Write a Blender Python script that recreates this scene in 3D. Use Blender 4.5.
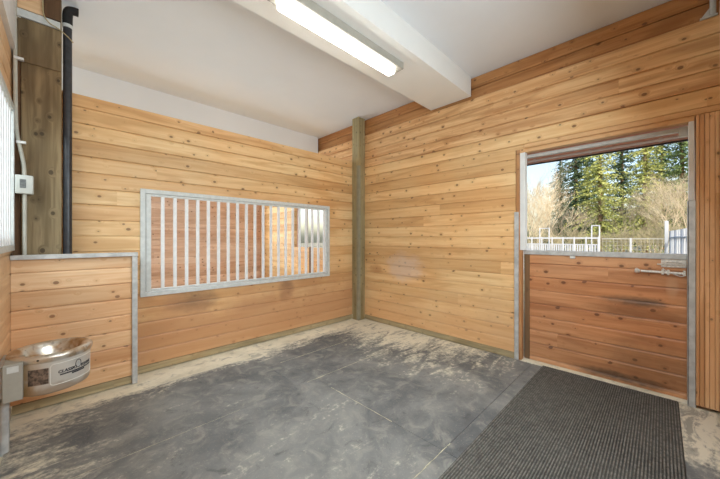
import bpy, bmesh, math, random
from mathutils import Vector, Matrix
S = bpy.context.scene
for o in list(bpy.data.objects): bpy.data.objects.remove(o)
C = S.collection
PI = math.pi

# ------------------------------------------------------------------ camera
CAM = Vector((-3.71, -3.79, 1.40))
cd = bpy.data.cameras.new('camera'); cam = bpy.data.objects.new('camera', cd); C.objects.link(cam)
cd.sensor_width = 36; cd.lens = 36 * 297.48 / 720; cd.clip_start = 0.02; cd.clip_end = 400
cd.shift_y = -1.5 / 720
cam.location = CAM
cam.rotation_euler = (PI / 2, 0, math.radians(45.337 - 90))
S.camera = cam

# ------------------------------------------------------------------ view, world, lights
S.view_settings.view_transform = 'Standard'; S.view_settings.look = 'None'
S.view_settings.gamma = 1; S.view_settings.use_curve_mapping = False
S.view_settings.exposure = 1.05
W = bpy.data.worlds.new('world'); S.world = W; W.use_nodes = True
nt = W.node_tree; bg = nt.nodes['Background']
sky = nt.nodes.new('ShaderNodeTexSky'); sky.sky_type = 'NISHITA'; sky.sun_disc = False
sky.sun_elevation = math.radians(32); sky.sun_rotation = math.radians(200); sky.dust_density = 3.0; sky.air_density = 1.2
nt.links.new(sky.outputs[0], bg.inputs[0]); bg.inputs[1].default_value = 0.18

def lamp(name, kind, loc, rot, energy, color, size=None, size_y=None):
    l = bpy.data.lights.new(name, kind); l.energy = energy; l.color = color
    if kind == 'AREA':
        l.shape = 'RECTANGLE'; l.size = size; l.size_y = size_y or size
    o = bpy.data.objects.new(name, l); o.location = loc; o.rotation_euler = rot; C.objects.link(o); return o
sun = lamp('sun', 'SUN', (0, 0, 30), (math.radians(54), 0, math.radians(-75)), 2.0, (1.0, 0.93, 0.80)); sun.data.angle = 0.02
# unseen soft fills added for brightness: behind the camera, next stall, aisle
lamp('stall_fill', 'AREA', (-2.3, -4.02, 1.85), (math.radians(68), 0, 0), 56, (0.80, 0.94, 1.0), 2.6, 1.7)
lamp('neighbour_fill', 'AREA', (-2.0, 3.55, 1.9), (-PI / 2, 0, 0), 44, (0.74, 0.91, 1.0), 3.2, 2.2)
lamp('aisle_fill', 'AREA', (-5.6, -1.5, 3.1), (0, 0, 0), 110, (0.76, 0.92, 1.0), 1.6, 4.0)

# ------------------------------------------------------------------ helpers
def tag(o, label=None, cat=None, group=None, kind=None):
    if label: o['label'] = label
    if cat: o['category'] = cat
    if group: o['group'] = group
    if kind: o['kind'] = kind
    return o
def empty(name, label, cat, loc=(0, 0, 0), group=None):
    o = bpy.data.objects.new(name, None); C.objects.link(o); o.location = loc; o.empty_display_size = .1
    return tag(o, label, cat, group)
def obj(name, bm, m, parent=None, smooth=False, origin=None):
    me = bpy.data.meshes.new(name)
    if smooth:
        for f in bm.faces: f.smooth = True
    bm.to_mesh(me); bm.free()
    for mm in (m if isinstance(m, (list, tuple)) else [m]): me.materials.append(mm)
    o = bpy.data.objects.new(name, me); C.objects.link(o)
    if parent is not None:                     # meshes are written in world coordinates
        o.parent = parent; off = -root_loc(parent)
        o.location = off
    if smooth:
        try: me.set_sharp_from_angle(angle=math.radians(40))
        except Exception: pass
    return o
def root_loc(o):
    v = Vector(o.location)
    while o.parent: o = o.parent; v += Vector(o.location)
    return v
def struct(name, bm, m, parent=None):
    o = obj(name, bm, m, parent)
    if parent is None: o['kind'] = 'structure'
    return o
def bx(bm, a, b, bev=0.0, mi=0):
    a, b = Vector(a), Vector(b); lo = Vector(map(min, a, b)); hi = Vector(map(max, a, b))
    r = bmesh.ops.create_cube(bm, size=1)
    vs = r['verts']
    for v in vs: v.co = Vector((lo[i] + (v.co[i] + .5) * (hi[i] - lo[i]) for i in range(3)))
    fs = set(f for v in vs for f in v.link_faces)
    for f in fs: f.material_index = mi
    if bev > 0:
        es = list(set(e for v in vs for e in v.link_edges))
        bmesh.ops.bevel(bm, geom=es, offset=bev, segments=2, affect='EDGES', profile=.5)
    return bm
def box(a, b, bev=0.0): return bx(bmesh.new(), a, b, bev)
def tube(bm, pts, r, n=10, caps=True, rr=None):
    pts = [Vector(p) for p in pts]; rings = []
    up = None
    for i, p in enumerate(pts):
        t = (pts[min(i + 1, len(pts) - 1)] - pts[max(i - 1, 0)]).normalized()
        if up is None: up = t.orthogonal().normalized()
        up = (up - t * up.dot(t)).normalized(); s = t.cross(up)
        rad = rr[i] if rr else r
        rings.append([bm.verts.new(p + (up * math.cos(2 * PI * k / n) + s * math.sin(2 * PI * k / n)) * rad) for k in range(n)])
    for a, b in zip(rings, rings[1:]):
        for k in range(n): bm.faces.new((a[k], a[(k + 1) % n], b[(k + 1) % n], b[k]))
    if caps:
        bm.faces.new(rings[0][::-1]); bm.faces.new(rings[-1])
    return bm
def smooth_path(pts, n=6):
    P = [Vector(p) for p in pts]; out = []
    for i in range(len(P) - 1):
        a = P[max(i - 1, 0)]; b = P[i]; c = P[i + 1]; d = P[min(i + 2, len(P) - 1)]
        for k in range(n):
            t = k / n
            out.append(.5 * ((2 * b) + (c - a) * t + (2 * a - 5 * b + 4 * c - d) * t * t + (3 * b - a - 3 * c + d) * t ** 3))
    out.append(P[-1]); return out
def lathe(bm, prof, cx, cy, n=64, a0=0, a1=2 * PI):
    full = abs(a1 - a0 - 2 * PI) < 1e-6; rings = []
    m = n if full else n + 1
    for r, z in prof:
        rings.append([bm.verts.new((cx + r * math.cos(a0 + (a1 - a0) * k / n), cy + r * math.sin(a0 + (a1 - a0) * k / n), z)) for k in range(m)])
    for a, b in zip(rings, rings[1:]):
        for k in range(n if full else n): bm.faces.new((a[k], a[(k + 1) % m], b[(k + 1) % m], b[k]))
    return bm, rings

# ------------------------------------------------------------------ materials
class NB:
    def __init__(s, name):
        s.m = bpy.data.materials.new(name); s.m.use_nodes = True; s.t = s.m.node_tree
        s.b = s.t.nodes['Principled BSDF']
    def n(s, typ, **kw):
        x = s.t.nodes.new('ShaderNode' + typ)
        for k, v in kw.items(): setattr(x, k, v)
        return x
    def put(s, node, i, v):
        if v is None: return
        if isinstance(v, bpy.types.NodeSocket): s.t.links.new(v, node.inputs[i])
        else: node.inputs[i].default_value = v
    def math(s, op, a, b=None, c=None):
        x = s.n('Math', operation=op); s.put(x, 0, a); s.put(x, 1, b); s.put(x, 2, c); return x.outputs[0]
    def vec(s, x, y, z=0.0):
        c = s.n('CombineXYZ'); s.put(c, 0, x); s.put(c, 1, y); s.put(c, 2, z); return c.outputs[0]
    def noise(s, v, sc=1, det=2, dist=0, rough=.5):
        x = s.n('TexNoise'); s.put(x, 'Vector', v); s.put(x, 'Scale', sc); s.put(x, 'Detail', det); s.put(x, 'Distortion', dist); s.put(x, 'Roughness', rough); return x.outputs[0]
    def ramp(s, f, stops):
        x = s.n('ValToRGB'); s.put(x, 0, f); e = x.color_ramp.elements
        while len(e) < len(stops): e.new(.5)
        for k, (p, c) in zip(e, stops):
            k.position = p; k.color = (c, c, c, 1) if isinstance(c, (int, float)) else (*c, 1)
        return x.outputs[0]
    def mix(s, f, a, b, mode='MIX'):
        x = s.n('Mix', data_type='RGBA', blend_type=mode); s.put(x, 0, f)
        s.put(x, 6, (*a, 1) if isinstance(a, tuple) and len(a) == 3 else a); s.put(x, 7, (*b, 1) if isinstance(b, tuple) and len(b) == 3 else b); return x.outputs[2]
    def step(s, v, lo, hi):
        x = s.n('MapRange', interpolation_type='SMOOTHSTEP'); s.put(x, 0, v); s.put(x, 1, lo); s.put(x, 2, hi); return x.outputs[0]
    def xyz(s):
        g = s.n('NewGeometry'); x = s.n('SeparateXYZ'); s.t.links.new(g.outputs['Position'], x.inputs[0]); return g.outputs['Position'], x.outputs
    def bump(s, h, st=.3, d=.01):
        x = s.n('Bump'); s.put(x, 'Strength', st); s.put(x, 'Distance', d); s.put(x, 'Height', h); s.t.links.new(x.outputs[0], s.b.inputs['Normal'])
    def done(s, col, rough=.5, metal=0.0, spec=None):
        s.put(s.b, 'Base Color', (*col, 1) if isinstance(col, tuple) and len(col) == 3 else col)
        s.put(s.b, 'Roughness', rough); s.put(s.b, 'Metallic', metal)
        if spec is not None: s.put(s.b, 'Specular IOR Level', spec)
        return s.m
def lin(r, g, b):
    f = lambda c: (c / 255 / 12.92) if c / 255 <= .04045 else ((c / 255 + .055) / 1.055) ** 2.4
    return (f(r), f(g), f(b))

def wood(name, light, mid, dark, knot, pitch=.15, off=.068, vertical=False, seed=0.0, knots=1.0, rough=.45, stain=None, spec=.35, length=7.5, blobs=()):
    N = NB(name); pos, (x, y, z) = N.xyz()
    if vertical: u, v = z, N.math('ADD', x, y)
    else: u, v = N.math('ADD', x, y), z
    q = N.math('DIVIDE', N.math('SUBTRACT', v, off), pitch); bid = N.math('FLOOR', q)
    wn = N.n('TexWhiteNoise', noise_dimensions='1D'); N.put(wn, 'W', N.math('ADD', bid, seed)); r1 = wn.outputs[0]
    seg = N.math('FLOOR', N.math('DIVIDE', N.math('ADD', u, N.math('MULTIPLY', r1, 7.0)), length))
    wn2 = N.n('TexWhiteNoise', noise_dimensions='2D'); N.put(wn2, 'Vector', N.vec(N.math('ADD', bid, seed), seg)); r2 = wn2.outputs[0]
    ofs = N.math('MULTIPLY', r2, 37.0)
    # knots
    kv = N.vec(N.math('ADD', N.math('MULTIPLY', u, 6.0), ofs), N.math('MULTIPLY', v, 8.0), ofs)
    vo = N.n('TexVoronoi', voronoi_dimensions='2D'); N.put(vo, 'Vector', kv); N.put(vo, 'Scale', 1.0); N.put(vo, 'Randomness', 1.0)
    sc_ = N.n('SeparateXYZ'); N.t.links.new(vo.outputs['Color'], sc_.inputs[0])
    size = N.math('MULTIPLY', N.math('SUBTRACT', sc_.outputs[0], .44), .20 * knots)
    d = N.math('SUBTRACT', vo.outputs['Distance'], size)
    kmask = N.step(d, .03, -.02); halo = N.step(d, .22, 0.0)
    # grain, bent around the knots
    g1 = N.noise(N.vec(N.math('ADD', N.math('MULTIPLY', u, 1.1), ofs), N.math('ADD', N.math('MULTIPLY', v, 26.0), N.math('MULTIPLY', halo, 1.5)), ofs), 1.0, 4, .8, .6)
    g2 = N.noise(N.vec(N.math('ADD', N.math('MULTIPLY', u, .9), ofs), N.math('MULTIPLY', v, 7.0), ofs), 1.0, 3, 1.0)
    col = N.mix(N.step(g1, .32, .70), light, mid)
    col = N.mix(N.math('MULTIPLY', N.step(g2, .45, .68), .6), col, dark)
    hue = N.ramp(r2, [(0.0, (.84, .75, .66)), (.35, (1.0, .95, .89)), (.7, (1.08, 1.06, 1.02)), (1.0, (.92, .80, .70))])
    col = N.mix(1.0, col, hue, 'MULTIPLY')
    col = N.mix(N.math('MULTIPLY', halo, .28), col, dark)
    col = N.mix(N.math('MULTIPLY', kmask, .75), col, knot)
    big = N.noise(pos, .9, 2); col = N.mix(N.step(big, .35, .75), col, N.mix(1.0, col, (1.05, .93, .82), 'MULTIPLY'))
    for (bx_, by_, bz_, rx_, rz_, c_, st_) in blobs:     # worn and smudged patches and a painted-on sheen, each in its own place
        du = N.math('DIVIDE', N.math('SUBTRACT', N.math('ADD', x, y), bx_ + by_), rx_); dv = N.math('DIVIDE', N.math('SUBTRACT', z, bz_), rz_)
        dd = N.math('ADD', N.math('MULTIPLY', du, du), N.math('MULTIPLY', dv, dv))
        nn = N.noise(N.vec(N.math('MULTIPLY', u, 5.0), N.math('MULTIPLY', v, 9.0), 3.3), 1.0, 4, 0, .65)
        col = N.mix(N.math('MULTIPLY', N.step(N.math('ADD', dd, N.math('MULTIPLY', nn, 1.2)), 1.5, .5), st_), col, c_)
    if stain:
        lo, hi, c_, st_ = stain
        nn = N.noise(pos, 2.3, 4, 0, .6)
        col = N.mix(N.math('MULTIPLY', N.step(N.math('ADD', z, N.math('MULTIPLY', N.math('SUBTRACT', nn, .5), .9)), hi, lo), st_), col, c_)
    N.bump(g1, .12, .004)
    return N.done(col, rough, 0, spec)

PINE = dict(light=lin(238, 208, 162), mid=lin(226, 188, 138), dark=lin(200, 154, 102), knot=lin(112, 74, 46))
SMUDGE = lin(104, 84, 66)
wood_back = wood('pine_boards_back', **PINE, seed=3, stain=(.35, 1.15, lin(196, 142, 102), .75),
    blobs=((-1.45, 0, .66, .17, .20, SMUDGE, .85), (-2.66, 0, .66, .36, .18, SMUDGE, .8), (-1.9, 0, .52, .5, .10, lin(150, 104, 70), .35)))
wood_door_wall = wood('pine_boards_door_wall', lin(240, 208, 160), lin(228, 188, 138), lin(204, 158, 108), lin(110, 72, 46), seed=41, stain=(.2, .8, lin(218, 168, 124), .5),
    blobs=((0, -.42, .87, .22, .10, lin(176, 120, 76), .6), (0, -1.0, .95, .45, .30, lin(222, 200, 186), .6)))  # last, pale patch is a daylight sheen painted into the boards
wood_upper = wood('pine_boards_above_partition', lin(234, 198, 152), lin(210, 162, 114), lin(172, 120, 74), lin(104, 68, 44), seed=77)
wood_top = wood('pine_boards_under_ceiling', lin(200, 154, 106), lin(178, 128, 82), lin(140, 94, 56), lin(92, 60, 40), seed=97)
wood_stub = wood('pine_boards_side_panel', lin(236, 204, 168), lin(224, 182, 142), lin(204, 156, 112), lin(120, 80, 54), seed=12)
wood_door = wood('cedar_boards_half_door', lin(212, 164, 126), lin(196, 144, 106), lin(164, 110, 76), lin(92, 58, 42), seed=23, knots=1.1,
    blobs=((.08, -3.62, .80, .30, .07, lin(84, 72, 62), .8), (.08, -3.6, .70, .5, .10, lin(112, 74, 48), .5), (.08, -3.7, .25, .38, .35, lin(112, 84, 60), .45), (.08, -3.5, .06, .5, .07, lin(60, 50, 42), .8), (.08, -3.86, .98, .05, .16, lin(206, 160, 124), .6)))
wood_vert = wood('cedar_boards_vertical', lin(232, 194, 154), lin(220, 176, 132), lin(188, 142, 100), lin(110, 76, 52), pitch=.046, off=-.01, vertical=True, seed=8, length=6, knots=.8)
wood_trim = wood('pine_trim', lin(230, 194, 150), lin(214, 172, 126), lin(190, 144, 98), lin(110, 66, 40), pitch=5, off=-1, seed=5, knots=.6)
wood_trim_v = wood('pine_trim_upright', lin(220, 178, 134), lin(202, 156, 112), lin(174, 128, 88), lin(110, 66, 40), pitch=5, off=-9, vertical=True, seed=6, knots=.5)
wood_next = wood('reddish_boards_next_stall', lin(232, 210, 198), lin(218, 190, 174), lin(196, 162, 144), lin(130, 90, 76), seed=52)
wood_rail_red = wood('red_brown_fascia', lin(236, 206, 198), lin(226, 190, 180), lin(200, 164, 154), lin(90, 60, 50), pitch=5, off=-1, seed=3, knots=0)
wood_baseplank = wood('treated_base_plank', lin(190, 178, 148), lin(166, 154, 124), lin(130, 120, 94), lin(80, 66, 46), pitch=5, off=-1, seed=9, knots=.5, rough=.8)
wood_post = wood('treated_post', lin(176, 168, 134), lin(152, 143, 110), lin(122, 112, 82), lin(84, 68, 48), pitch=5, off=-9, vertical=True, seed=14, knots=.6, rough=.7)
wood_timber = wood('old_treated_timber', lin(150, 134, 106), lin(116, 101, 76), lin(84, 70, 50), lin(50, 38, 24), pitch=.9, off=-4.2, vertical=True, seed=19, knots=1.1, length=60, rough=.75)
wood_brown = wood('dark_brown_board', lin(104, 80, 58), lin(82, 62, 44), lin(60, 44, 32), lin(40, 30, 22), pitch=5, off=-9, vertical=True, seed=31, knots=.6, rough=.7)
wood_redbrown = wood('red_brown_stud', lin(130, 104, 78), lin(110, 86, 62), lin(88, 66, 48), lin(60, 38, 26), pitch=5, off=-9, vertical=True, seed=33, knots=.3, rough=.7)
wood_pale = wood('pale_board', lin(232, 204, 170), lin(222, 190, 154), lin(204, 168, 130), lin(150, 110, 74), pitch=.5, off=-.2, seed=35, knots=.3)

def plain(name, col, rough=.5, metal=0.0, var=.08, sc=6.0, spec=None, bump=0.0):
    N = NB(name); pos, _ = N.xyz(); n = N.noise(pos, sc, 4, 0, .6)
    k = tuple(max(0, c * (1 - var * 2)) for c in col); l = tuple(min(1, c * (1 + var)) for c in col)
    c = N.mix(N.step(n, .3, .7), k, l)
    if bump: N.bump(n, bump, .01)
    return N.done(c, rough, metal, spec)
paint = plain('ceiling_paint', lin(234, 236, 240), .85, var=.012, sc=1.2)
paint_white = plain('beam_paint', lin(240, 239, 236), .75, var=.01, sc=1.2)
galv = plain('galvanised_steel', lin(198, 198, 197), .45, .15, .10, 14)
galv_pale = plain('pale_galvanised_steel', lin(212, 214, 212), .5, .05, .05, 20)
bar_paint = plain('pale_grille_bars', lin(240, 240, 242), .42, 0, .03, 20)
white_metal = plain('white_metal', lin(232, 231, 230), .5, 0, .03, 9)
zinc = plain('zinc_bolt', lin(226, 220, 212), .4, .15, .12, 60)
pvc = plain('grey_conduit_plastic', lin(190, 186, 174), .5, 0, .05, 12)
pvc_box = plain('grey_box_plastic', lin(206, 206, 200), .5, 0, .03, 12)
dark_label = plain('grey_print', lin(120, 122, 122), .6, 0, .2, 60)
black_pipe = plain('black_pipe', lin(58, 58, 62), .35, .2, .15, 18)
black_rubber = plain('black_foam', lin(34, 32, 32), .8, 0, .15, 30)
tan_wire = plain('tan_cable', lin(188, 170, 130), .6, 0, .1, 30)
lens_m = NB('glowing_lens'); lens_m.put(lens_m.b, 'Emission Color', (1.0, .985, .93, 1)); lens_m.put(lens_m.b, 'Emission Strength', 5.8); lens_m = lens_m.done((.9, .9, .88), .4)
fix_grey = plain('fixture_housing_grey', lin(168, 164, 154), .5, 0, .04, 12)

def concrete():
    N = NB('sandy_concrete'); pos, (x, y, z) = N.xyz()
    a = N.noise(pos, 1.6, 5, .6, .62); b = N.noise(pos, 9, 5, .5, .65); c = N.noise(pos, 60, 2)
    col = N.mix(N.step(a, .36, .66), lin(242, 232, 210), lin(214, 204, 182))
    col = N.mix(N.math('MULTIPLY', N.step(b, .5, .72), .6), col, lin(138, 134, 124))
    col = N.mix(N.math('MULTIPLY', N.step(c, .55, .7), .25), col, lin(214, 204, 178))
    N.bump(b, .3, .01); return N.done(col, .9)
M_concrete = concrete()
def rubber(name, seed):
    N = NB(name); pos, (x, y, z) = N.xyz()
    a = N.noise(pos, 1.15, 5, .7, .62); b = N.noise(pos, 6.5, 6, .9, .68); c = N.noise(pos, 90, 2); e = N.noise(N.vec(N.math('MULTIPLY', x, 3.0), N.math('MULTIPLY', y, 9.0), seed), 1.0, 5, .8, .65)
    base = N.mix(N.step(a, .35, .65), lin(96, 97, 99), lin(132, 131, 129))
    base = N.mix(N.math('MULTIPLY', N.step(b, .45, .70), .6), base, lin(160, 156, 147))
    base = N.mix(N.math('MULTIPLY', N.step(b, .44, .30), .55), base, lin(66, 67, 69))
    # sand trodden in from the walls and the door corner
    w = N.math('MAXIMUM', N.math('MULTIPLY', N.step(x, -1.6, -.05), N.step(y, -3.3, -1.2)), N.step(y, -.72, -.22))
    w = N.math('MAXIMUM', w, N.math('MULTIPLY', N.step(x, -3.2, -4.0), .5))
    w = N.math('MAXIMUM', w, N.math('MULTIPLY', N.step(x, -1.3, -.6), N.step(y, -3.80, -3.92)))
    s = N.math('ADD', N.math('MULTIPLY', w, .42), N.math('ADD', N.math('MULTIPLY', e, .75), N.math('MULTIPLY', a, .45)))
    col = N.mix(N.math('MULTIPLY', N.step(N.math('ADD', s, N.math('MULTIPLY', N.math('SUBTRACT', N.noise(pos, 26, 4, 0, .7), .5), .5)), .70, .98), .88), base, lin(236, 226, 204))
    k2 = N.noise(N.vec(N.math('MULTIPLY', x, 2.2), N.math('MULTIPLY', y, 5.5), 7.7), 1.0, 6, 1.4, .7)
    col = N.mix(N.math('MULTIPLY', N.math('MULTIPLY', N.step(k2, .52, .62), w), .6), col, lin(98, 97, 95))
    col = N.mix(N.math('MULTIPLY', N.step(c, .6, .75), .25), col, lin(200, 192, 170))
    N.bump(b, .25, .006); return N.done(col, N.ramp(b, [(.3, .55), (.7, .85)]), 0, .35)
M_rubber = rubber('dusty_rubber', 4.0)
def ribbed():
    N = NB('ribbed_rubber'); pos, (x, y, z) = N.xyz(); b = N.noise(pos, 2.2, 4, .5); c = N.noise(pos, 110, 2)
    col = N.mix(N.step(b, .35, .7), lin(58, 56, 53), lin(84, 81, 76)); col = N.mix(N.math('MULTIPLY', N.step(c, .6, .72), .35), col, lin(150, 146, 134))
    return N.done(col, .75, 0, .3)
M_ribbed = ribbed()
M_ribtop = plain('dusty_rib_rubber', lin(112, 108, 102), .75, 0, .24, 40.0)
seam_dust = plain('seam_dust', lin(198, 190, 164), .95, 0, .12, 12)
def stainless():
    N = NB('worn_stainless'); pos, (x, y, z) = N.xyz(); a = N.noise(pos, 9, 4, .6); b = N.noise(pos, 30, 4)
    col = N.mix(N.step(a, .45, .68), lin(214, 208, 198), lin(176, 146, 108)); col = N.mix(N.math('MULTIPLY', N.step(b, .55, .7), .5), col, lin(132, 104, 74))
    return N.done(col, .3, .75)
M_steel = stainless()
def bowlbody():
    N = NB('waterer_body_metal'); pos, (x, y, z) = N.xyz(); a = N.noise(pos, 7, 4, .6)
    f = N.step(N.math('ADD', x, N.math('MULTIPLY', N.math('SUBTRACT', a, .5), .22)), -3.80, -3.93)
    col = N.mix(f, lin(206, 200, 192), lin(176, 142, 100))
    lowr = N.step(N.math('ADD', z, N.math('MULTIPLY', N.math('SUBTRACT', a, .5), .12)), .42, .375)
    col = N.mix(N.math('MULTIPLY', lowr, .6), col, lin(150, 116, 76))
    return N.done(col, .42, .25)
M_body = bowlbody()
sticker = plain('worn_sticker', lin(124, 104, 90), .6, 0, .38, 45)
ink = plain('dark_ink', lin(60, 60, 64), .6, 0, .05, 30)

# ------------------------------------------------------------------ setting : structure
XC, YD, ZC = -4.023, -4.12, 3.475
def plank_wall(name, axis, base, nrm, u0, u1, z0, z1, m, holes=(), pitch=.15, off=.068, cham=.010, dep=.010, th=.10, parent=None, gap=0.0015):
    """boards with real v-grooves; axis 'x' or 'y' is the direction of the boards, base the face plane, nrm = +-1 the way it faces"""
    bm = bmesh.new()
    def P(u, z, d):
        w = base + nrm * d
        return (u, w, z) if axis == 'x' else (w, u, z)
    def board(a, b, za, zb, g0, g1):
        prof = [(za, -th)]
        prof += [(za, -.5 * dep - .012), (za + .0016, -.5 * dep - .012), (za + .0016, -dep * .6), (za + cham * .45, 0)] if g0 else [(za, 0)]
        prof += [(zb - cham * 1.6, 0), (zb - .0012, -dep * .7), (zb - .0012, -.5 * dep - .012), (zb, -.5 * dep - .012)] if g1 else [(zb, 0)]
        prof.append((zb, -th))
        A = [bm.verts.new(P(a, z, d)) for z, d in prof]; B = [bm.verts.new(P(b, z, d)) for z, d in prof]
        n = len(prof)
        for i in range(n): bm.faces.new((A[i], A[(i + 1) % n], B[(i + 1) % n], B[i]))
        bm.faces.new(A[::-1]); bm.faces.new(B)
    k = math.floor((z0 - off) / pitch)
    while off + k * pitch < z1 - 1e-6:
        za, zb = off + k * pitch, off + (k + 1) * pitch; k += 1
        a, b = max(za, z0), min(zb, z1)
        if b - a < .004: continue
        cuts = sorted({a, b, *[h[2] for h in holes if a < h[2] < b], *[h[3] for h in holes if a < h[3] < b]})
        for c0, c1 in zip(cuts, cuts[1:]):
            if c1 - c0 < .014: g = (False, False)
            else: g = (c0 == za, c1 == zb)
            segs = [(u0, u1)]
            for (h0, h1, hz0, hz1) in holes:
                if hz0 < (c0 + c1) / 2 < hz1:
                    segs = [s for (p, q) in segs for s in ((p, min(q, h0)), (max(p, h1), q)) if s[1] - s[0] > 1e-4]
            for p, q in segs: board(p, q, c0, c1, *g)
    bmesh.ops.recalc_face_normals(bm, faces=bm.faces)
    return struct(name, bm, m, parent)

struct('floor', box((-9, -8, -.20), (0.14, 5.4, -.012)), M_concrete)
bm = bmesh.new(); bx(bm, (-9, -8, ZC), (0.14, 5.4, ZC + .12)); struct('ceiling', bm, paint)
struct('trim_1', box((-9, -2.07, 3.222), (-0.0005, -1.48, ZC + .01)), paint_white).name = 'ceiling_beam_near'
bpy.data.objects['ceiling_beam_near']['kind'] = 'structure'
o = struct('ceiling_beam_far', box((-9, 1.20, 3.13), (-0.0005, 1.79, ZC + .01)), paint)

GR = (-3.165, -.672, .787, 1.912)
plank_wall('wall_back', 'x', 0.0, -1, XC + .003, -.0015, .068, 2.73, wood_back, holes=[GR], th=.09)
DO = (-3.985, -2.605, -1, 2.415)
NB_DOOR = (.86, 2.05, 1.21, 2.25)
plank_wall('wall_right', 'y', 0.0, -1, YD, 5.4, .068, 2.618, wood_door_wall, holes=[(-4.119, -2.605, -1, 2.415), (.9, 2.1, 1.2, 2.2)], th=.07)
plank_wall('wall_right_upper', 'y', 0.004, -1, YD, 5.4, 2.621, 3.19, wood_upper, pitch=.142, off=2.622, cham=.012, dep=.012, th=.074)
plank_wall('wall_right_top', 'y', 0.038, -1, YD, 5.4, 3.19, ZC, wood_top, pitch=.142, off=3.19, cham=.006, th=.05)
bm = bmesh.new(); bx(bm, (.072, -8, -.2), (.12, -3.99, ZC)); bx(bm, (.072, -2.60, -.2), (.12, .9, ZC)); bx(bm, (.072, 2.1, -.2), (.12, 5.4, ZC)); bx(bm, (.089, -3.99, 2.42), (.12, -2.60, ZC))
bx(bm, (.072, .9, -.2), (.12, 2.1, 1.2)); bx(bm, (.072, .9, 2.2), (.12, 2.1, 3.19))
struct('wall_right_outer_cladding', bm, wood_rail_red)
# vertical boards to the right of the door
bm = bmesh.new()
ys = [-3.992, -4.012, -4.038, -4.066, -4.094, -4.118]
for a, b in zip(ys, ys[1:]):
    bx(bm, (-.012, a - .0015, .02), (.06, b, 2.412), .003)
struct('wall_right_vertical_boards', bm, wood_vert)
# left wall: boards, opening with a grille, painted band above
GL = (-2.6, -.16, 1.30, 2.45)
plank_wall('wall_left', 'y', XC, 1, YD, 5.4, .068, 2.90, wood_pale, holes=[GL, (-2.0, -1.9, 9, 9)], th=.09)
struct('wall_left_painted_band', box((XC - .09, YD, 2.902), (XC + .028, -.0, ZC)), white_metal)
# wall behind the camera
plank_wall('wall_front', 'x', YD, 1, XC, 0.07, -.0, 2.73, wood_back, th=.09)
# next stall and aisle
plank_wall('wall_next_stall', 'x', 3.75, -1, XC, -.0015, .0, 3.12, wood_next, th=.09, pitch=.13)
struct('wall_aisle', box((-9.0, -8, -.1), (-8.9, 5.4, ZC)), paint_white)
struct('wall_end_back', box((-9, 5.4, -.1), (.14, 5.5, ZC)), paint_white)
struct('wall_end_front', box((-9, -8.1, -.1), (.14, -8.0, ZC)), paint_white)

struct('door_1', box((.02, .9, -.0), (.06, 2.1, 1.2)), wood_next)
struct('trim_9', box((-.012, 1.40, .0), (-.001, 1.50, 1.21)), wood_redbrown)
struct('trim_10', box((-.010, .86, .0), (-.001, .90, 2.2)), white_metal)
struct('trim_11', box((.0, 1.62, 1.2), (.05, 1.68, 2.2)), white_metal)
# base planks
struct('baseboard_back', box((-3.205, -.003, -.0), (-.163, .085, .067)), wood_baseplank)
struct('baseboard_right', box((-.003, -2.594, -.0), (.07, -.163, .067)), wood_baseplank)
struct('baseboard_panel', box((XC + .01, -.193, -.0), (-3.262, -.12, .067)), wood_baseplank)
struct('baseboard_left', box((XC - .05, YD, -.012), (XC + .006, -.2, .067)), galv)

# corner post with a steel corner strip
p = empty('corner_post', 'greenish treated timber post standing in the far corner of the stall', 'post', (-.09, -.09, 0))
obj('post', box((-.160, -.160, -.010), (-.004, -.004, ZC - .002), .006), wood_post, p)
bm = bmesh.new(); bx(bm, (-.166, -.166, -.0), (-.1605, -.118, 2.64)); bx(bm, (-.1605, -.166, -.0), (-.112, -.1605, 2.64))
obj('corner_strip', bm, plain('weathered_strip', lin(150, 146, 126), .6, .05, .06, 12), p)['label'] = 'thin weathered metal strip over the post edge'

# ------------------------------------------------------------------ grille in the back wall
def grille(root, u0, u1, z0, z1, f, n, P, bar_r=.0125, fd=.03):
    """P(u, z, d) maps to the world, d = distance out of the wall"""
    def b(a, c, d0, d1, bev=.003):
        bm = bmesh.new(); bx(bm, P(a[0], a[1], d0), P(c[0], c[1], d1), bev); return bm
    obj('frame_stile', b((u0, z0), (u0 + f, z1), -fd, .022), galv_pale, root)
    obj('frame_stile', b((u1 - f, z0), (u1, z1), -fd, .022), galv_pale, root)
    obj('frame_rail', b((u0 + f, z1 - f), (u1 - f, z1), -fd, .022), galv_pale, root)
    obj('frame_rail', b((u0 + f, z0), (u1 - f, z0 + f), -fd, .022), galv_pale, root)
    return b
r = empty('barred_opening', 'long galvanised window grille with upright bars in the back wall', 'grille', (-1.92, 0, .787))
Pb = lambda u, z, d: (u, -d, z)
g = grille(r, GR[0], GR[1], GR[2], GR[3], .045, 0, Pb)
# inner frame
i0, i1, k0, k1 = GR[0] + .049, GR[1] - .049, GR[2] + .052, GR[3] - .049
obj('inner_frame', g((i0, k0), (i0 + .045, k1), -.02, .014), galv_pale, r)
obj('inner_frame', g((i1 - .014, k0), (i1, k1), -.02, .014), galv_pale, r)
obj('inner_frame', g((i0 + .045, k1 - .022), (i1 - .014, k1), -.02, .014), galv_pale, r)
obj('inner_frame', g((i0 + .045, k0), (i1 - .014, k0 + .022), -.02, .014), galv_pale, r)
x0 = -2.966
for k in range(20):
    u = x0 + .1155 * k
    if u > i1 - .02: break
    bm = bmesh.new(); bx(bm, (u - .016, -.014, k0 + .020), (u + .016, .014, k1 - .020), .004); obj('bar', bm, bar_paint, r)
bm = bmesh.new(); bx(bm, (GR[0] + .002, -.0, GR[2]), (GR[1] - .002, .088, GR[2] - .0)); bm.free()

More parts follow.
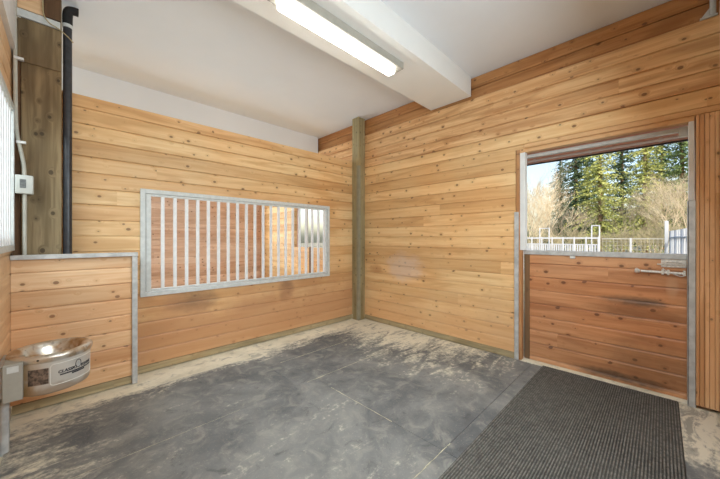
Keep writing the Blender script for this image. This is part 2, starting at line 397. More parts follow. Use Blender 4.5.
# grille in the left wall
r = empty('side_wall_grille', 'pale upright bars in the left wall beside the old timber post', 'grille', (XC, -1.4, 1.30))
Pl = lambda u, z, d: (XC + d, u, z)
b = grille(r, GL[0], GL[1], GL[2], GL[3], .045, 0, Pl)
for k in range(19):
    u = -.27 - .115 * k
    if u < GL[0] + .06: break
    bm = bmesh.new(); bx(bm, (XC - .012, u - .012, GL[2] + .044), (XC + .010, u + .012, GL[3] - .044), .004); obj('bar', bm, bar_paint, r)
obj('sill_board', box((XC - .085, -2.55, 1.348), (XC - .015, -.21, 1.42)), wood_baseplank, r)

# ------------------------------------------------------------------ boarded side panel (boxed corner on the left)
r = empty('boarded_side_panel', 'low boarded panel with a steel cap in front of the old timber post', 'panel', (-3.6, -.19, 0))
o = plank_wall('boards', 'x', -.19, -1, XC + .002, -3.258, .068, 1.226, wood_stub, th=.03, parent=r)
o.location = -root_loc(r)
bm = bmesh.new(); bx(bm, (XC + .002, -.222, 1.226), (-3.214, -.152, 1.232), .001); bx(bm, (XC + .002, -.226, 1.226), (-3.214, -.190, 1.262), .002); bx(bm, (XC + .002, -.192, 1.255), (-3.214, -.150, 1.262), .001)
obj('cap_rail', bm, galv, r)
bm = bmesh.new(); bx(bm, (-3.257, -.222, -.005), (-3.216, -.196, 1.224), .002); bx(bm, (-3.222, -.196, -.005), (-3.216, -.004, 1.224), .001); bx(bm, (-3.245, -.224, .02), (-3.240, -.221, 1.22))
obj('end_channel', bm, galv, r)

# ------------------------------------------------------------------ timber post, pipe, conduit
r = empty('timber_post', 'wide weathered brown timber post rising above the low boarded panel', 'post', (-3.84, -.1, 1.0))
obj('post', box((-3.972, -.120, -.01), (-3.737, -.004, ZC - .002), .004), wood_timber, r)
obj('side_stud', box((-4.018, -.105, -.01), (-3.974, -.004, 3.19), .003), wood_redbrown, r)
o = obj('face_board', box((-3.990, -.134, 2.84), (-3.742, -.121, 3.19), .002), wood_timber, r)
t = tag(obj('steel_strap', box((-4.010, -.142, 3.20), (-3.745, -.122, 3.262), .003), galv_pale), 'flat pale steel strap crossing the top of the old timber post', 'strap')
t = tag(obj('top_board', box((-3.842, -.150, 3.268), (-3.742, -.123, ZC - .003), .003), wood_brown), 'short dark brown board fixed above the steel strap by the ceiling', 'board')
t = tag(obj('blocking_board', box((-3.99, -.140, 3.268), (-3.846, -.123, ZC - .003), .003), wood_pale), 'pale board above the steel strap at the top of the timber post', 'board')
r = empty('water_pipe', 'black vertical pipe running up beside the wide timber post', 'pipe', (-3.70, -.10, 0))
bm = tube(bmesh.new(), [(-3.700, -.095, -.01), (-3.700, -.095, 3.30)], .030, 20)
obj('pipe', bm, black_pipe, r, True)
bm = tube(bmesh.new(), smooth_path([(-3.700, -.095, 3.28), (-3.700, -.095, 3.36), (-3.692, -.097, 3.41), (-3.66, -.100, 3.425), (-3.63, -.102, 3.425)]), .034, 16)
obj('pipe_sleeve', bm, black_rubber, r, True)
bm, _ = lathe(bmesh.new(), [(.031, 3.255), (.0345, 3.256), (.0345, 3.285), (.031, 3.286)], -3.700, -.095, 24); obj('pipe_clamp', bm, galv_pale, r, True)
t = tag(obj('cable', tube(bmesh.new(), smooth_path([(-3.846, -.158, 3.46), (-3.848, -.158, 3.36), (-3.842, -.156, 3.27), (-3.81, -.152, 3.22), (-3.76, -.150, 3.20), (-3.70, -.134, 3.165), (-3.665, -.128, 3.13)]), .0045, 8), tan_wire, None, True), 'thin tan cable looping around the dark board and the pipe', 'cable')
r = empty('conduit_run', 'grey electrical conduit with a small box running down the timber post', 'conduit', (-3.94, -.15, 1.9))
yc = -.168
bm = tube(bmesh.new(), smooth_path([(-4.004, yc, 3.45), (-3.999, yc, 2.9), (-3.996, yc, 2.45), (-3.990, yc, 2.25), (-3.965, yc, 2.08), (-3.952, yc, 1.98), (-3.950, yc, 1.90)], 8), .0125, 14); obj('upper_conduit', bm, pvc, r, True)
bm = tube(bmesh.new(), [(-3.948, yc, 1.79), (-3.948, yc, 1.263)], .0125, 14); obj('lower_conduit', bm, pvc, r, True)
bm = bmesh.new(); bx(bm, (-4.000, -.205, 1.755), (-3.898, -.140, 1.905), .010); o = obj('junction_box', bm, pvc_box, r, True)
bm = bmesh.new(); bx(bm, (-3.972, -.208, 1.80), (-3.938, -.205, 1.87), .001); obj('box_label', bm, dark_label, o)
for z0, xx in ((2.83, -3.99), (2.16, -3.978)):
    bm = bmesh.new(); bx(bm, (xx - .016, -.184, z0), (xx + .038, -.150, z0 + .020), .003); obj('conduit_clamp', bm, white_metal, r)

# ------------------------------------------------------------------ ceiling light
r = empty('strip_light', 'long glowing strip light mounted under the white ceiling beam', 'ceiling light', (-1.94, -1.82, 3.22))
bm = bmesh.new(); bx(bm, (-2.66, -1.915, 3.150), (-1.215, -1.745, 3.2215), .010); obj('housing', bm, fix_grey, r)
bm = bmesh.new(); bx(bm, (-2.60, -1.862, 3.094), (-1.285, -1.768, 3.149), .026); obj('lens', bm, lens_m, r, True)
lens2 = empty('strip_light', 'long strip light under the ceiling beam beyond the barred opening', 'ceiling light', (-1.94, 1.50, 3.13))
bm = bmesh.new(); bx(bm, (-2.64, 1.44, 3.068), (-1.225, 1.56, 3.1295), .01); obj('housing', bm, fix_grey, lens2)
bm = bmesh.new(); bx(bm, (-2.62, 1.45, 3.010), (-1.245, 1.55, 3.067), .022); obj('lens', bm, lens_m, lens2, True)

# ------------------------------------------------------------------ steel bracket at the right top
r = empty('steel_bracket', 'grey steel bracket resting on the board ledge near the ceiling', 'bracket', (.015, -4.06, 3.19))
obj('foot', box((-.004, -4.11, 3.1905), (.036, -4.015, 3.205), .003), galv, r)
bm = bmesh.new()
tube(bm, [(.014, -4.085, 3.206), (.014, -4.085, 3.47)], .018, 14)
obj('upright', bm, galv, r, True)
bm = bmesh.new(); vs = [bm.verts.new(p) for p in ((.010, -4.067, 3.206), (.010, -4.022, 3.206), (.010, -4.067, 3.27), (.018, -4.067, 3.206), (.018, -4.022, 3.206), (.018, -4.067, 3.27))]
for f in ((0, 1, 2), (3, 5, 4), (0, 3, 4, 1), (1, 4, 5, 2), (2, 5, 3, 0)): bm.faces.new([vs[i] for i in f])
obj('gusset', bm, galv, r)

# ------------------------------------------------------------------ doorway and half door
struct('trim_1', box((-.020, -4.119, 2.417), (-.0, -2.70, 2.462), .003), wood_trim)          # head trim
struct('trim_2', box((-.002, -2.650, -.0), (.068, -2.612, 2.414), .002), wood_trim_v)          # left wooden jamb
struct('trim_3', box((.0, -3.985, 2.375), (.085, -2.650, 2.414), .001), wood_trim)         # head
bm = bmesh.new(); bx(bm, (-.016, -2.640, -.005), (-.004, -2.594, 1.700), .002); o = obj('door_frame_channel', bm, galv); o.name = 'trim_4'; o['kind'] = 'structure'
bm = bmesh.new(); bx(bm, (-.022, -3.990, -.005), (-.0125, -3.946, 1.712), .002); bx(bm, (-.022, -3.952, -.005), (.06, -3.946, 1.712)); o = obj('trim_5', bm, galv); o['kind'] = 'structure'
bm = bmesh.new(); bx(bm, (-.003, -2.706, 1.262), (.07, -2.652, 2.374), .002); o = obj('trim_6', bm, white_metal); o['kind'] = 'structure'
bm = bmesh.new(); bx(bm, (.0, -3.984, 1.716), (.07, -3.953, 2.374), .002); o = obj('trim_7', bm, white_metal); o['kind'] = 'structure'
bm = bmesh.new(); bx(bm, (.0, -2.668, -.0), (.07, -2.651, 1.258), .002); o = obj('trim_8', bm, wood_trim_v); o['kind'] = 'structure'

r = empty('half_door', 'closed lower half door of reddish boards with a steel top rail', 'door', (.1, -3.3, 0))
o = plank_wall('boards', 'y', .078, -1, -3.975, -2.730, .012, 1.212, wood_door, th=.035, parent=r, off=.06, pitch=.15)
o.location = -root_loc(r)
obj('edge_board', box((.072, -2.729, .012), (.112, -2.674, 1.212), .003), wood_redbrown, r)
bm = bmesh.new(); bx(bm, (.060, -3.978, 1.213), (.122, -2.672, 1.262), .003); obj('top_rail', bm, galv, r)
bm = bmesh.new(); bx(bm, (.064, -3.16, 1.185), (.077, -3.115, 1.212), .001); obj('brand_plate', bm, galv_pale, r)
t = empty('door_bolt', 'zinc slide bolt and latch plate near the half door top corner', 'latch', (.07, -3.82, 1.12))
bm = bmesh.new(); bx(bm, (.064, -3.945, 1.142), (.0765, -3.79, 1.210), .002); pl = obj('latch_plate', bm, zinc, t)
bm = bmesh.new(); tube(bm, [(.050, -3.942, 1.170), (.050, -3.84, 1.172), (.050, -3.80, 1.168), (.050, -3.765, 1.166)], .006, 10); obj('slide_bar', bm, zinc, t, True)
bm = bmesh.new(); tube(bm, [(.045, -3.938, 1.094), (.045, -3.80, 1.096), (.045, -3.66, 1.098)], .0115, 12); obj('bolt', bm, zinc, t, True)
bm = bmesh.new(); tube(bm, [(.045, -3.655, 1.098), (.045, -3.63, 1.10)], .0, 12, rr=[.014, .026]); tube(bm, [(.045, -3.63, 1.10), (.045, -3.618, 1.10)], .0, 12, rr=[.026, .016]); obj('bolt_knob', bm, zinc, t, True)
for yy in (-3.80, -3.835, -3.93):
    bm = bmesh.new(); bx(bm, (.032, yy - .008, 1.075), (.0765, yy + .008, 1.120), .004); obj('keeper', bm, zinc, t)
bm = bmesh.new(); tube(bm, smooth_path([(.055, -3.80, 1.13), (.045, -3.83, 1.105), (.04, -3.87, 1.085), (.045, -3.91, 1.07), (.05, -3.94, 1.08)]), .004, 8); obj('wire_loop', bm, zinc, t, True)
bm = bmesh.new(); tube(bm, smooth_path([(.050, -3.80, 1.17), (.040, -3.83, 1.188), (.04, -3.88, 1.192), (.045, -3.93, 1.18)]), .005, 8); obj('handle', bm, zinc, t, True)

# ------------------------------------------------------------------ waterer
BX, BY, BR = -3.782, -.700, .214
r = empty('horse_waterer', 'round stainless horse waterer mounted at the left wall by the panel', 'waterer', (BX, BY, .36))
prof = [(.0, .340), (.10, .341), (.175, .345), (.197, .357), (.203, .375), (.205, .50), (.206, .572)]
bm, _ = lathe(bmesh.new(), prof, BX, BY, 72); body = obj('body', bm, M_body, r, True)
prof = [(.2065, .568), (.215, .572), (.2185, .590), (.216, .606), (.206, .616), (.190, .618), (.172, .612), (.160, .60), (.150, .57), (.13, .50), (.09, .455), (.04, .445), (.0, .444)]
bm, _ = lathe(bmesh.new(), prof, BX, BY, 72); obj('bowl', bm, M_steel, r, True)
def curved_patch(a0, a1, z0, z1, rad, th=.0015, n=16, name='label', m=sticker, parent=None):
    bm = bmesh.new(); rows = []
    for i in range(n + 1):
        a = math.radians(a0 + (a1 - a0) * i / n)
        rows.append([bm.verts.new((BX + q * math.cos(a), BY + q * math.sin(a), z)) for q, z in ((rad, z0), (rad, z1), (rad + th, z1), (rad + th, z0))])
    for A, B in zip(rows, rows[1:]):
        for k in range(4): bm.faces.new((A[k], A[(k + 1) % 4], B[(k + 1) % 4], B[k]))
    bm.faces.new(rows[0][::-1]); bm.faces.new(rows[-1])
    bmesh.ops.recalc_face_normals(bm, faces=bm.faces)
    return obj(name, bm, m, parent)
curved_patch(-121, -93, .425, .530, .2045, name='worn_sticker', parent=body)
# raised rounded outline
def rim_path(a0, a1, z0, z1, rad, rc=.018):
    pts = []
    W_ = math.radians(a1 - a0) * rad
    for cx_, cz_, s in ((W_ - rc, z1 - rc, 0), (rc, z1 - rc, 90), (rc, z0 + rc, 180), (W_ - rc, z0 + rc, 270)):
        for k in range(6):
            a = math.radians(s + 90 * k / 5); u = cx_ + rc * math.cos(a); z = cz_ + rc * math.sin(a)
            A = math.radians(a0) + u / rad; pts.append((BX + rad * math.cos(A), BY + rad * math.sin(A), z))
    pts.append(pts[0]); return pts
def dense(pts):
    out = []
    for a, b in zip(pts, pts[1:]):
        a, b = Vector(a), Vector(b)
        for k in range(6):
            q = a.lerp(b, k / 6); d = Vector((q.x - BX, q.y - BY, 0)); 
            d = d.normalized() * .2055; out.append((BX + d.x, BY + d.y, q.z))
    out.append(out[0]); return out
P_ = rim_path(-91, -12, .405, .545, .205)
# refine long straight runs along the curve
fine = []
for a, b in zip(P_, P_[1:]):
    aa = math.atan2(a[1] - BY, a[0] - BX); bb = math.atan2(b[1] - BY, b[0] - BX); n = max(1, int(abs(aa - bb) / .08))
    for k in range(n):
        A = aa + (bb - aa) * k / n; fine.append((BX + .205 * math.cos(A), BY + .205 * math.sin(A), a[2] + (b[2] - a[2]) * k / n))
fine.append(fine[0])
obj('panel_outline', tube(bmesh.new(), fine, .0028, 6, False), plain('pale_outline', lin(226, 222, 214), .4, 0, .02), body, True)
def wrap_text(txt, size, a_mid, z, rad, m, parent, name, extrude=.0008, shear=.15):
    cu = bpy.data.curves.new('t', 'FONT'); cu.body = txt; cu.size = size; cu.align_x = 'CENTER'; cu.align_y = 'CENTER'; cu.extrude = extrude * 1.5; cu.shear = shear; cu.resolution_u = 3
    to = bpy.data.objects.new('t', cu); C.objects.link(to); bpy.context.view_layer.update()
    me = bpy.data.meshes.new_from_object(to.evaluated_get(bpy.context.evaluated_depsgraph_get()))
    bpy.data.objects.remove(to)
    bm = bmesh.new(); bm.from_mesh(me)                     # heavier strokes: the same letters again, a hair aside
    base = [v.co.copy() for v in bm.verts]; fcs = [[v.index for v in f.verts] for f in bm.faces]
    for dx, dy in ((.0014, 0), (0, .0012), (.0014, .0012)):
        nv = [bm.verts.new(c + Vector((dx, dy, 0))) for c in base]
        for f in fcs:
            try: bm.faces.new([nv[q] for q in f])
            except ValueError: pass
    bm.to_mesh(me); bm.free()
    for v in me.vertices:
        a = math.radians(a_mid) + v.co.x / rad; q = rad + v.co.z
        v.co = Vector((BX + q * math.cos(a), BY + q * math.sin(a), z + v.co.y))
    me.materials.append(m); o = bpy.data.objects.new(name, me); C.objects.link(o); o.parent = parent; o.location = -root_loc(parent); return o
wrap_text('CLASSIC', .027, -67, .484, .2060, ink, body, 'lettering')
wrap_text('EQUINE', .026, -31, .484, .2060, ink, body, 'lettering')
curved_patch(-78, -16, .460, .469, .2045, name='underline', m=ink, parent=body)
curved_patch(-60, -36, .448, .458, .2045, name='underline', m=ink, parent=body)
# horse head roundel
bm = bmesh.new(); c0 = None
def cp(u, z, q): A = math.radians(-49) + u / .206; return (BX + q * math.cos(A), BY + q * math.sin(A), z)
ring = [bm.verts.new(cp(.021 * math.cos(2 * PI * k / 24), .505 + .030 * math.sin(2 * PI * k / 24), .2068)) for k in range(24)]
ring2 = [bm.verts.new(cp(.016 * math.cos(2 * PI * k / 24), .505 + .025 * math.sin(2 * PI * k / 24), .2068)) for k in range(24)]
for k in range(24): bm.faces.new((ring[k], ring[(k + 1) % 24], ring2[(k + 1) % 24], ring2[k]))
obj('emblem_ring', bm, ink, body)
bm = bmesh.new(); bm.faces.new([bm.verts.new(cp(u * 1, .505 + z, .2069)) for u, z in ((-.008, -.022), (.008, -.022), (.010, -.004), (.006, .012), (.002, .020), (-.001, .014), (-.010, .004), (-.011, -.002), (-.004, -.001), (-.003, -.010))]); obj('emblem_horse_head', bm, galv, body)
bm = bmesh.new(); bx(bm, (-3.994, -.905, .362), (-3.908, -.72, .60), .004); hb = obj('supply_box', bm, fix_grey, r)
bm = bmesh.new(); bx(bm, (-3.975, -.9065, .545), (-3.925, -.9048, .585)); obj('box_sticker', bm, galv_pale, hb)
bm = bmesh.new(); bx(bm, (XC + .002, -.86, .38), (-3.992, -.56, .58), .002); obj('wall_bracket', bm, galv, r)
bm = bmesh.new(); bm_ = tube(bm, [(-3.80, -.905 + .03, .5505), (-3.80, -.915, .5505)], .006, 10); bm.free()
bm = tube(bmesh.new(), [(-3.996, -.78, .362), (-3.996, -.78, -.012)], .022, 16); obj('supply_pipe', bm, galv, r, True)
bm, _ = lathe(bmesh.new(), [(.0, .0), (.006, .0), (.006, .006), (.0, .006)], 0, 0, 12)
for v in bm.verts: v.co = Vector((BX - .06 + v.co.x, BY - .2065 - v.co.z, .592 + v.co.y))
obj('drain_hole', bm, black_rubber, body)

# ------------------------------------------------------------------ rubber floor mats
def mat(x0, x1, y0, y1, label, m=M_rubber):
    g_ = .0015
    bm = bmesh.new(); bx(bm, (x0 + g_, y0 + g_, -.0115), (x1 - g_, y1 - g_, .002), .003)
    o = obj('stall_mat', bm, m); return tag(o, label, 'floor mat', 'rubber stall mats')
mat(-2.15, -.02, -.79, -.30, 'narrow dusty rubber mat nearest the back wall, running to the corner post')
mat(-2.15, -.02, -1.38, -.79, 'sandy rubber mat second from the back wall near the corner post')
mat(-4.00, -2.15, -1.38, -.42, 'dark rubber mat on the floor in front of the horse waterer')
mat(-1.945, -.02, -2.78, -1.38, 'large rubber mat between the centre seam and the door wall')
mat(-4.00, -1.945, -2.78, -1.38, 'large scuffed rubber mat in the middle foreground left of the centre seam')
mat(-4.00, -1.945, -4.10, -2.78, 'rubber mat in the near foreground left of the ribbed black mat')
mat(-1.945, -.02, -4.10, -2.78, 'rubber mat lying mostly under the ribbed black mat')
# dust packed in the seams
def strip(pts, w, label):
    bm = bmesh.new(); random.seed(len(label)); L = []
    for i, (x, y) in enumerate(pts[:-1]):
        x2, y2 = pts[i + 1]; n = 26
        for k in range(n): L.append((x + (x2 - x) * k / n, y + (y2 - y) * k / n))
    L.append(pts[-1]); dx, dy = pts[-1][0] - pts[0][0], pts[-1][1] - pts[0][1]; q = math.hypot(dx, dy); nx, ny = -dy / q, dx / q
    prev = None
    for (x, y) in L:
        ww = w * random.uniform(.35, 1.3); j = random.uniform(-.002, .002)
        A = [bm.verts.new((x + nx * (s * ww + j), y + ny * (s * ww + j), z)) for s, z in ((-1, .0022), (0, .0032), (1, .0022))]
        if prev:
            for k in range(2): bm.faces.new((prev[k], prev[k + 1], A[k + 1], A[k]))
        prev = A
    bmesh.ops.recalc_face_normals(bm, faces=bm.faces)
    o = obj('seam_dust', bm, seam_dust); tag(o, label, 'dust', None, 'stuff')
strip([(-2.05, -1.38), (-1.05, -1.38)], .004, 'pale sand packed in the long seam between mats toward the corner')
strip([(-1.945, -1.62), (-1.945, -2.35)], .0032, 'pale sand line in the short seam running toward the camera')
strip([(-2.35, -2.78), (-1.85, -2.78)], .003, 'pale sand in the seam beside the ribbed black mat')
strip([(-3.78, -1.38), (-2.7, -1.38)], .0015, 'faint sand line in the seam on the left of the floor')
strip([(-2.0, -.79), (-1.0, -.79)], .0035, 'sand line in the seam closest to the back wall')

# ribbed mat
r = empty('ribbed_doormat', 'black ribbed rubber mat lying on the floor in front of the half door', 'ribbed mat', (-.9, -3.39, 0))
MX0, MX1, MY0, MY1 = -2.35, .055, -3.895, -2.885
obj('mat_base', box((MX0, MY0, .0032), (-.012 + .0, MY1, .010), .002), M_ribbed, r)
bm = bmesh.new(); n = 64
for k in range(n):
    y = MY0 + .012 + (MY1 - MY0 - .024) * k / (n - 1)
    a = [bm.verts.new((x_, y + dy, z_)) for x_ in (MX0 + .012, -.022) for dy, z_ in ((-.0052, .0098), (-.0036, .0160), (.0036, .0160), (.0052, .0098))]
    for i in range(3): bm.faces.new((a[i], a[i + 1], a[i + 5], a[i + 4]))
    bm.faces.new(a[0:4][::-1]); bm.faces.new(a[4:8])
obj('ribs', bm, M_ribtop, r)
obj('threshold', box((.0, -3.945, -.0115), (.118, -2.652, .008)), M_concrete)
bpy.data.objects['threshold']['kind'] = 'structure'

# ------------------------------------------------------------------ outside
ground = NB('gravel_yard'); pos, _ = ground.xyz(); a = ground.noise(pos, .25, 5); b2 = ground.noise(pos, 4, 4)
gc = ground.mix(ground.step(a, .35, .65), lin(150, 142, 124), lin(126, 124, 98)); gc = ground.mix(ground.math('MULTIPLY', ground.step(b2, .5, .7), .5), gc, lin(98, 88, 66)); ground = ground.done(gc, .95)
bm = bmesh.new(); bx(bm, (.14, -60, -.3), (90, 70, -.09)); o = obj('ground_yard', bm, ground); o['kind'] = 'structure'
# porch roof edge seen above the opening
r = empty('porch_eave', 'red brown eave board with a white rail above the doorway outside', 'eave', (1, -2, 2.5))
obj('fascia', box((1.0, -6, 2.442), (1.04, 3, 2.60)), wood_rail_red, r)
obj('soffit', box((.125, -6, 2.60), (1.06, 3, 2.66)), wood_rail_red, r)
obj('drip_edge', box((.985, -6, 2.432), (.999, 3, 2.450)), black_pipe, r)
obj('white_rail', tube(bmesh.new(), [(.962, -6, 2.484), (.962, 3, 2.484)], .016, 10), white_metal, r, True)
for k in range(6): obj('rail_clip', box((.955, -5.2 + k * .62 + 1.4, 2.466), (.999, -5.17 + k * .62 + 1.4, 2.506)), white_metal, r)
t = tag(obj('sliding_track', box((.130, -4.2, 2.335), (.175, -2.3, 2.372), .004), galv_pale), 'pale metal door track across the top of the doorway', 'door track')
t = tag(obj('track_hanger', box((.126, -3.965, 2.29), (.182, -3.90, 2.375), .003), galv_pale), 'small pale steel hanger at the right end of the door track', 'hanger')

# fences
vinyl = plain('white_fence_paint', lin(178, 182, 188), .5, 0, .02)
steelbl = plain('bluish_gate_steel', lin(120, 130, 146), .5, .1, .05)
meshm = plain('grey_wire', lin(176, 176, 170), .6, .1, .05)
r = empty('white_rail_fence', 'white fence with close pickets and a top rail across the yard', 'fence', (10, 0, 0))
obj('top_rail', box((9.98, -2.24, 1.37), (10.03, 6, 1.425)), vinyl, r)
obj('middle_rail', box((9.99, -2.24, 1.14), (10.02, 6, 1.175)), vinyl, r)
for k in range(18):
    y = -2.2 + k * .36
    obj('post', box((9.965, y - .022, -.09), (9.995, y + .022, 1.44)), vinyl, r)
bm = bmesh.new()
for k in range(100): bx(bm, (10.0, -2.2 + k * .075, -.05), (10.018, -2.2 + k * .075 + .045, 1.16))
obj('picket_infill', bm, vinyl, r)
r = empty('wire_mesh_fence', 'grey wire mesh fence panel between the white fence and the gate post', 'fence', (10, -3, 0))
bm = bmesh.new()
obj('rail', box((9.99, -3.86, 1.36), (10.02, -2.3, 1.385)), meshm, r)
obj('rail', box((9.99, -3.86, -.02), (10.02, -2.3, .0)), meshm, r)
obj('post', box((9.97, -3.09, -.09), (10.03, -3.04, 1.40)), vinyl, r)
for k in range(16): tube(bm, [(10.005, -2.32 - k * .1, 0), (10.005, -2.32 - k * .1, 1.37)], .004, 4)
for k in range(10): tube(bm, [(10.005, -3.86, .1 + k * .13), (10.005, -2.3, .1 + k * .13)], .004, 4)
obj('mesh_wires', bm, meshm, r)
t = tag(obj('gate_post', box((9.96, -3.96, -.09), (10.05, -3.87, 1.95), .01), vinyl), 'tall white post standing between the mesh fence and the blue gate', 'post')
r = empty('bluish_panel_gate', 'bluish steel bar gate running toward the barn on the right', 'gate', (8, -4.1, 0))
A_, B_ = Vector((9.9, -4.0, 0)), Vector((5.2, -4.25, 0))
for z_ in (.62, 1.30): obj('rail', tube(bmesh.new(), [A_ + Vector((0, 0, z_ + .12)), B_ + Vector((0, 0, z_ + .12))], .022, 8), steelbl, r, True)
for k in range(11):
    q = A_.lerp(B_, k / 10)
    obj('picket', tube(bmesh.new(), [q + Vector((0, 0, -.09)), q + Vector((0, 0, 1.62))], .026, 8), vinyl if k % 3 else steelbl, r, True)
def ladder(y0, y1, ztop, label, x=10.4):
    r = empty('metal_gate_frame', label, 'gate frame', (x, y0, 0))
    obj('upright', tube(bmesh.new(), [(x, y0, -.09), (x, y0, ztop)], .022, 8), vinyl, r, True)
    obj('upright', tube(bmesh.new(), [(x, y1, -.09), (x, y1, ztop)], .022, 8), vinyl, r, True)
    obj('crossbar', tube(bmesh.new(), [(x, y0, ztop - .02), (x, y1, ztop - .02)], .018, 8), vinyl, r, True)
ladder(-.56, -.22, 1.82, 'white metal gate frame behind the fence, the left one')
ladder(-2.18, -1.95, 1.88, 'white metal gate frame behind the fence beside the mesh panel')

# trees
def treemats(name, a, b_):
    N = NB(name); pos, _ = N.xyz(); n = N.noise(pos, 1.3, 3); n2 = N.noise(pos, 14, 2)
    c = N.mix(N.step(n, .35, .65), a, b_); c = N.mix(N.math('MULTIPLY', n2, .4), c, tuple(v * .55 for v in a)); return N.done(c, .8, 0, .1)
leaf_y = treemats('olive_needles', lin(148, 156, 88), lin(188, 190, 122))
leaf_g = treemats('green_needles', lin(92, 114, 72), lin(134, 148, 96))
leaf_d = treemats('dark_green_needles', lin(62, 82, 62), lin(96, 114, 82))
bark = treemats('brown_bark', lin(110, 92, 70), lin(140, 122, 96))
twig_tan = treemats('tan_twigs', lin(190, 174, 146), lin(214, 202, 176))
twig_grey = treemats('grey_twigs', lin(146, 132, 112), lin(186, 174, 152))
bush_m = treemats('olive_brush_leaves', lin(140, 132, 106), lin(176, 168, 138))
def conifer_mesh(h, R, seed, dens=1.0):
    rnd = random.Random(seed); bm = bmesh.new(); nl = int(h * 4.2 * dens)
    for i in range(nl):
        t = (i + rnd.random()) / nl; z = h * (.06 + .94 * t); rr = R * (1 - t) ** .8 * rnd.uniform(.75, 1.15) + .15
        nb = 7 if t < .8 else 5
        for k in range(nb):
            a = rnd.uniform(0, 2 * PI); L = rr * rnd.uniform(.6, 1.1); dz = -L * rnd.uniform(.12, .40)
            ns = max(4, int(L * 10))
            for s in range(ns):
                f = (s + rnd.random()) / ns; c = Vector((math.cos(a) * L * f, math.sin(a) * L * f, z + dz * f * f))
                for _ in range(2):
                    w = rnd.uniform(.07, .19) * (1.15 - .5 * f); d = Vector((rnd.uniform(-1, 1), rnd.uniform(-1, 1), rnd.uniform(-.9, .15))).normalized()
                    e = Vector((rnd.uniform(-1, 1), rnd.uniform(-1, 1), rnd.uniform(-.5, .5))).normalized()
                    p = c + e * .08
                    bm.faces.new((bm.verts.new(p - d * w), bm.verts.new(p + e * w * .45), bm.verts.new(p + d * w), bm.verts.new(p - e * w * .45)))
    return bm
def trunk_mesh(h, r):
    return tube(bmesh.new(), [(0, 0, -.1), (0, 0, h * .5), (0, 0, h)], r, 8, rr=[r, r * .6, .01])
def bare_mesh(h, seed, spread=.55, stems=3, depth=6):
    rnd = random.Random(seed); bm = bmesh.new()
    def br(p, d, L, rad, lev):
        q = p + d * L; m_ = p.lerp(q, .5) + Vector((rnd.uniform(-1, 1), rnd.uniform(-1, 1), rnd.uniform(-1, 1))) * L * .07
        tube(bm, [p, m_, q], rad, 4 if lev < 2 else 3, False, rr=[rad, rad * .85, rad * .68])
        if lev >= depth: return
        for k in range(3 if lev < 5 else 2):
            nd = (d + Vector((rnd.uniform(-1, 1), rnd.uniform(-1, 1), rnd.uniform(-.35, .75))) * spread).normalized()
            br(m_.lerp(q, rnd.uniform(.1, 1)), nd, L * rnd.uniform(.6, .85), rad * .62, lev + 1)
    for s in range(stems):
        a = 2 * PI * s / stems; br(Vector((math.cos(a) * .3, math.sin(a) * .3, -.1)), Vector((math.cos(a) * .25, math.sin(a) * .25, 1)).normalized(), h * .30, .055, 0)
    return bm
def to_mesh(bm, m, name):
    me = bpy.data.meshes.new(name); bm.to_mesh(me); bm.free(); me.materials.append(m); return me
con = {k: (to_mesh(conifer_mesh(15, R_, sd, dn), mm, 'needles'), to_mesh(trunk_mesh(14.6, .22), bark, 'trunk')) for k, R_, sd, dn, mm in
       (('y', 2.7, 1, 1.1, leaf_y), ('g', 3.1, 2, 1.1, leaf_g), ('d', 3.4, 3, 1.1, leaf_d))}
bare = {'t': to_mesh(bare_mesh(9, 11), twig_tan, 'branches'), 'g': to_mesh(bare_mesh(10, 12, .48), twig_grey, 'branches'), 'b': to_mesh(bare_mesh(6, 13, .7, 5), bush_m, 'branches')}
fw = Vector((math.cos(math.radians(45.337)), math.sin(math.radians(45.337)), 0)); rt = Vector((fw.y, -fw.x, 0))
def put(px, D):      # a spot on the ground D metres ahead in the direction seen at column px
    p = CAM + (fw + rt * (px - 360) / 297.48) * D; return (p.x, p.y, -.09)
def evergreen(kind, px, D, s, rz, label):
    r = empty('conifer_tree', label, 'tree', put(px, D), 'trees behind the yard'); r.rotation_euler.z = rz; r.scale = (s, s, s)
    for nm, me in zip(('foliage', 'trunk'), con[kind]):
        o = bpy.data.objects.new(nm, me); C.objects.link(o); o.parent = r
def baretree(kind, px, D, s, rz, label):
    o = bpy.data.objects.new('bare_tree', bare[kind]); C.objects.link(o); o.location = put(px, D); o.scale = (s, s, s); o.rotation_euler.z = rz
    tag(o, label, 'tree', 'trees behind the yard')
evergreen('d', 576, 27, .98, .4, 'dark green conifer left of the tall olive one behind the yard')
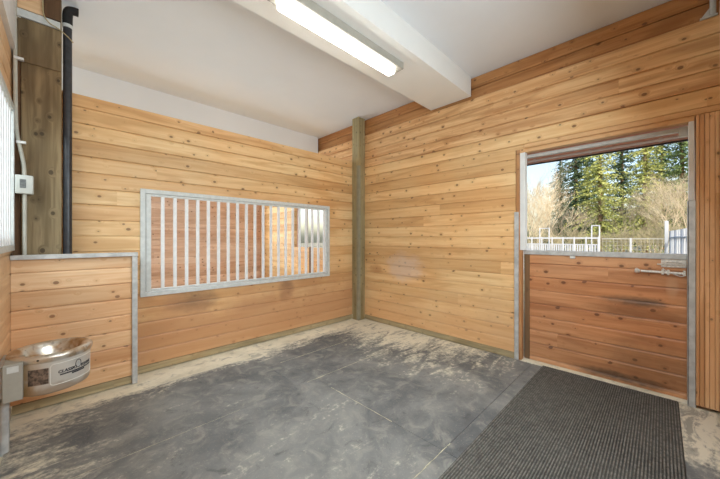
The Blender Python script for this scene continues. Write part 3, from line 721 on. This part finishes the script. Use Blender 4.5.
evergreen('y', 600, 22, .86, 1.2, 'tall olive-green conifer in the middle of the doorway view')
evergreen('g', 587, 30, .9, 1.9, 'green conifer tucked behind the tall olive-green one')
evergreen('y', 645, 26, 1.0, 2.2, 'yellow-green conifer right of centre in the doorway view')
evergreen('g', 682, 25, 1.0, 3.0, 'green conifer at the right edge of the doorway view')
evergreen('d', 622, 33, 1.15, 5.0, 'dark conifer standing far back between the two yellow-green ones')
evergreen('d', 662, 36, 1.25, 5.9, 'dark conifer far back behind the right-hand yellow-green one')
evergreen('g', 705, 34, 1.2, 4.1, 'conifer far back just past the right door jamb')
evergreen('d', 560, 36, .80, 2.9, 'dark conifer far back behind the bare tan trees on the left')
evergreen('g', 520, 36, .7, 2.1, 'small green conifer far back at the left jamb')
baretree('t', 530, 19, .52, .3, 'bare tan tree at the left edge of the doorway view')
baretree('t', 546, 22, .72, 1.7, 'bare tan tree second from the left edge of the doorway view')
baretree('g', 562, 20, .42, 2.9, 'bare grey-tan tree in front of the dark conifer')
baretree('g', 534, 25, .88, 4.2, 'taller bare grey tree behind the tan ones on the left')
baretree('g', 624, 21, .55, 5.2, 'bare grey tree between the olive conifer and the yellow-green one')
baretree('t', 676, 18, .66, 2.5, 'bare tan tree by the right edge of the doorway view')
baretree('t', 655, 20, .50, .9, 'bare tan tree left of the white gate post')
baretree('g', 690, 21, .75, 3.9, 'bare grey-tan tree over the bluish gate')
for i, (px, D, s, lab) in enumerate(((545, 17, .42, 'low olive brush behind the left part of the white fence'), (575, 18, .45, 'low olive brush behind the fence below the dark conifer'),
        (612, 17, .42, 'low olive brush behind the start of the mesh fence'), (638, 16.5, .45, 'low olive brush behind the middle of the mesh fence'), (660, 16, .48, 'low olive brush behind the mesh fence next to the white post'), (683, 17, .5, 'low olive brush behind the bluish gate'))):
    o = bpy.data.objects.new('brush_bush', bare['b']); C.objects.link(o); o.location = put(px, D); o.scale = (s * .95, s * .95, s * .95); o.rotation_euler.z = i * 1.3
    tag(o, lab, 'bush', 'brush behind the fence')
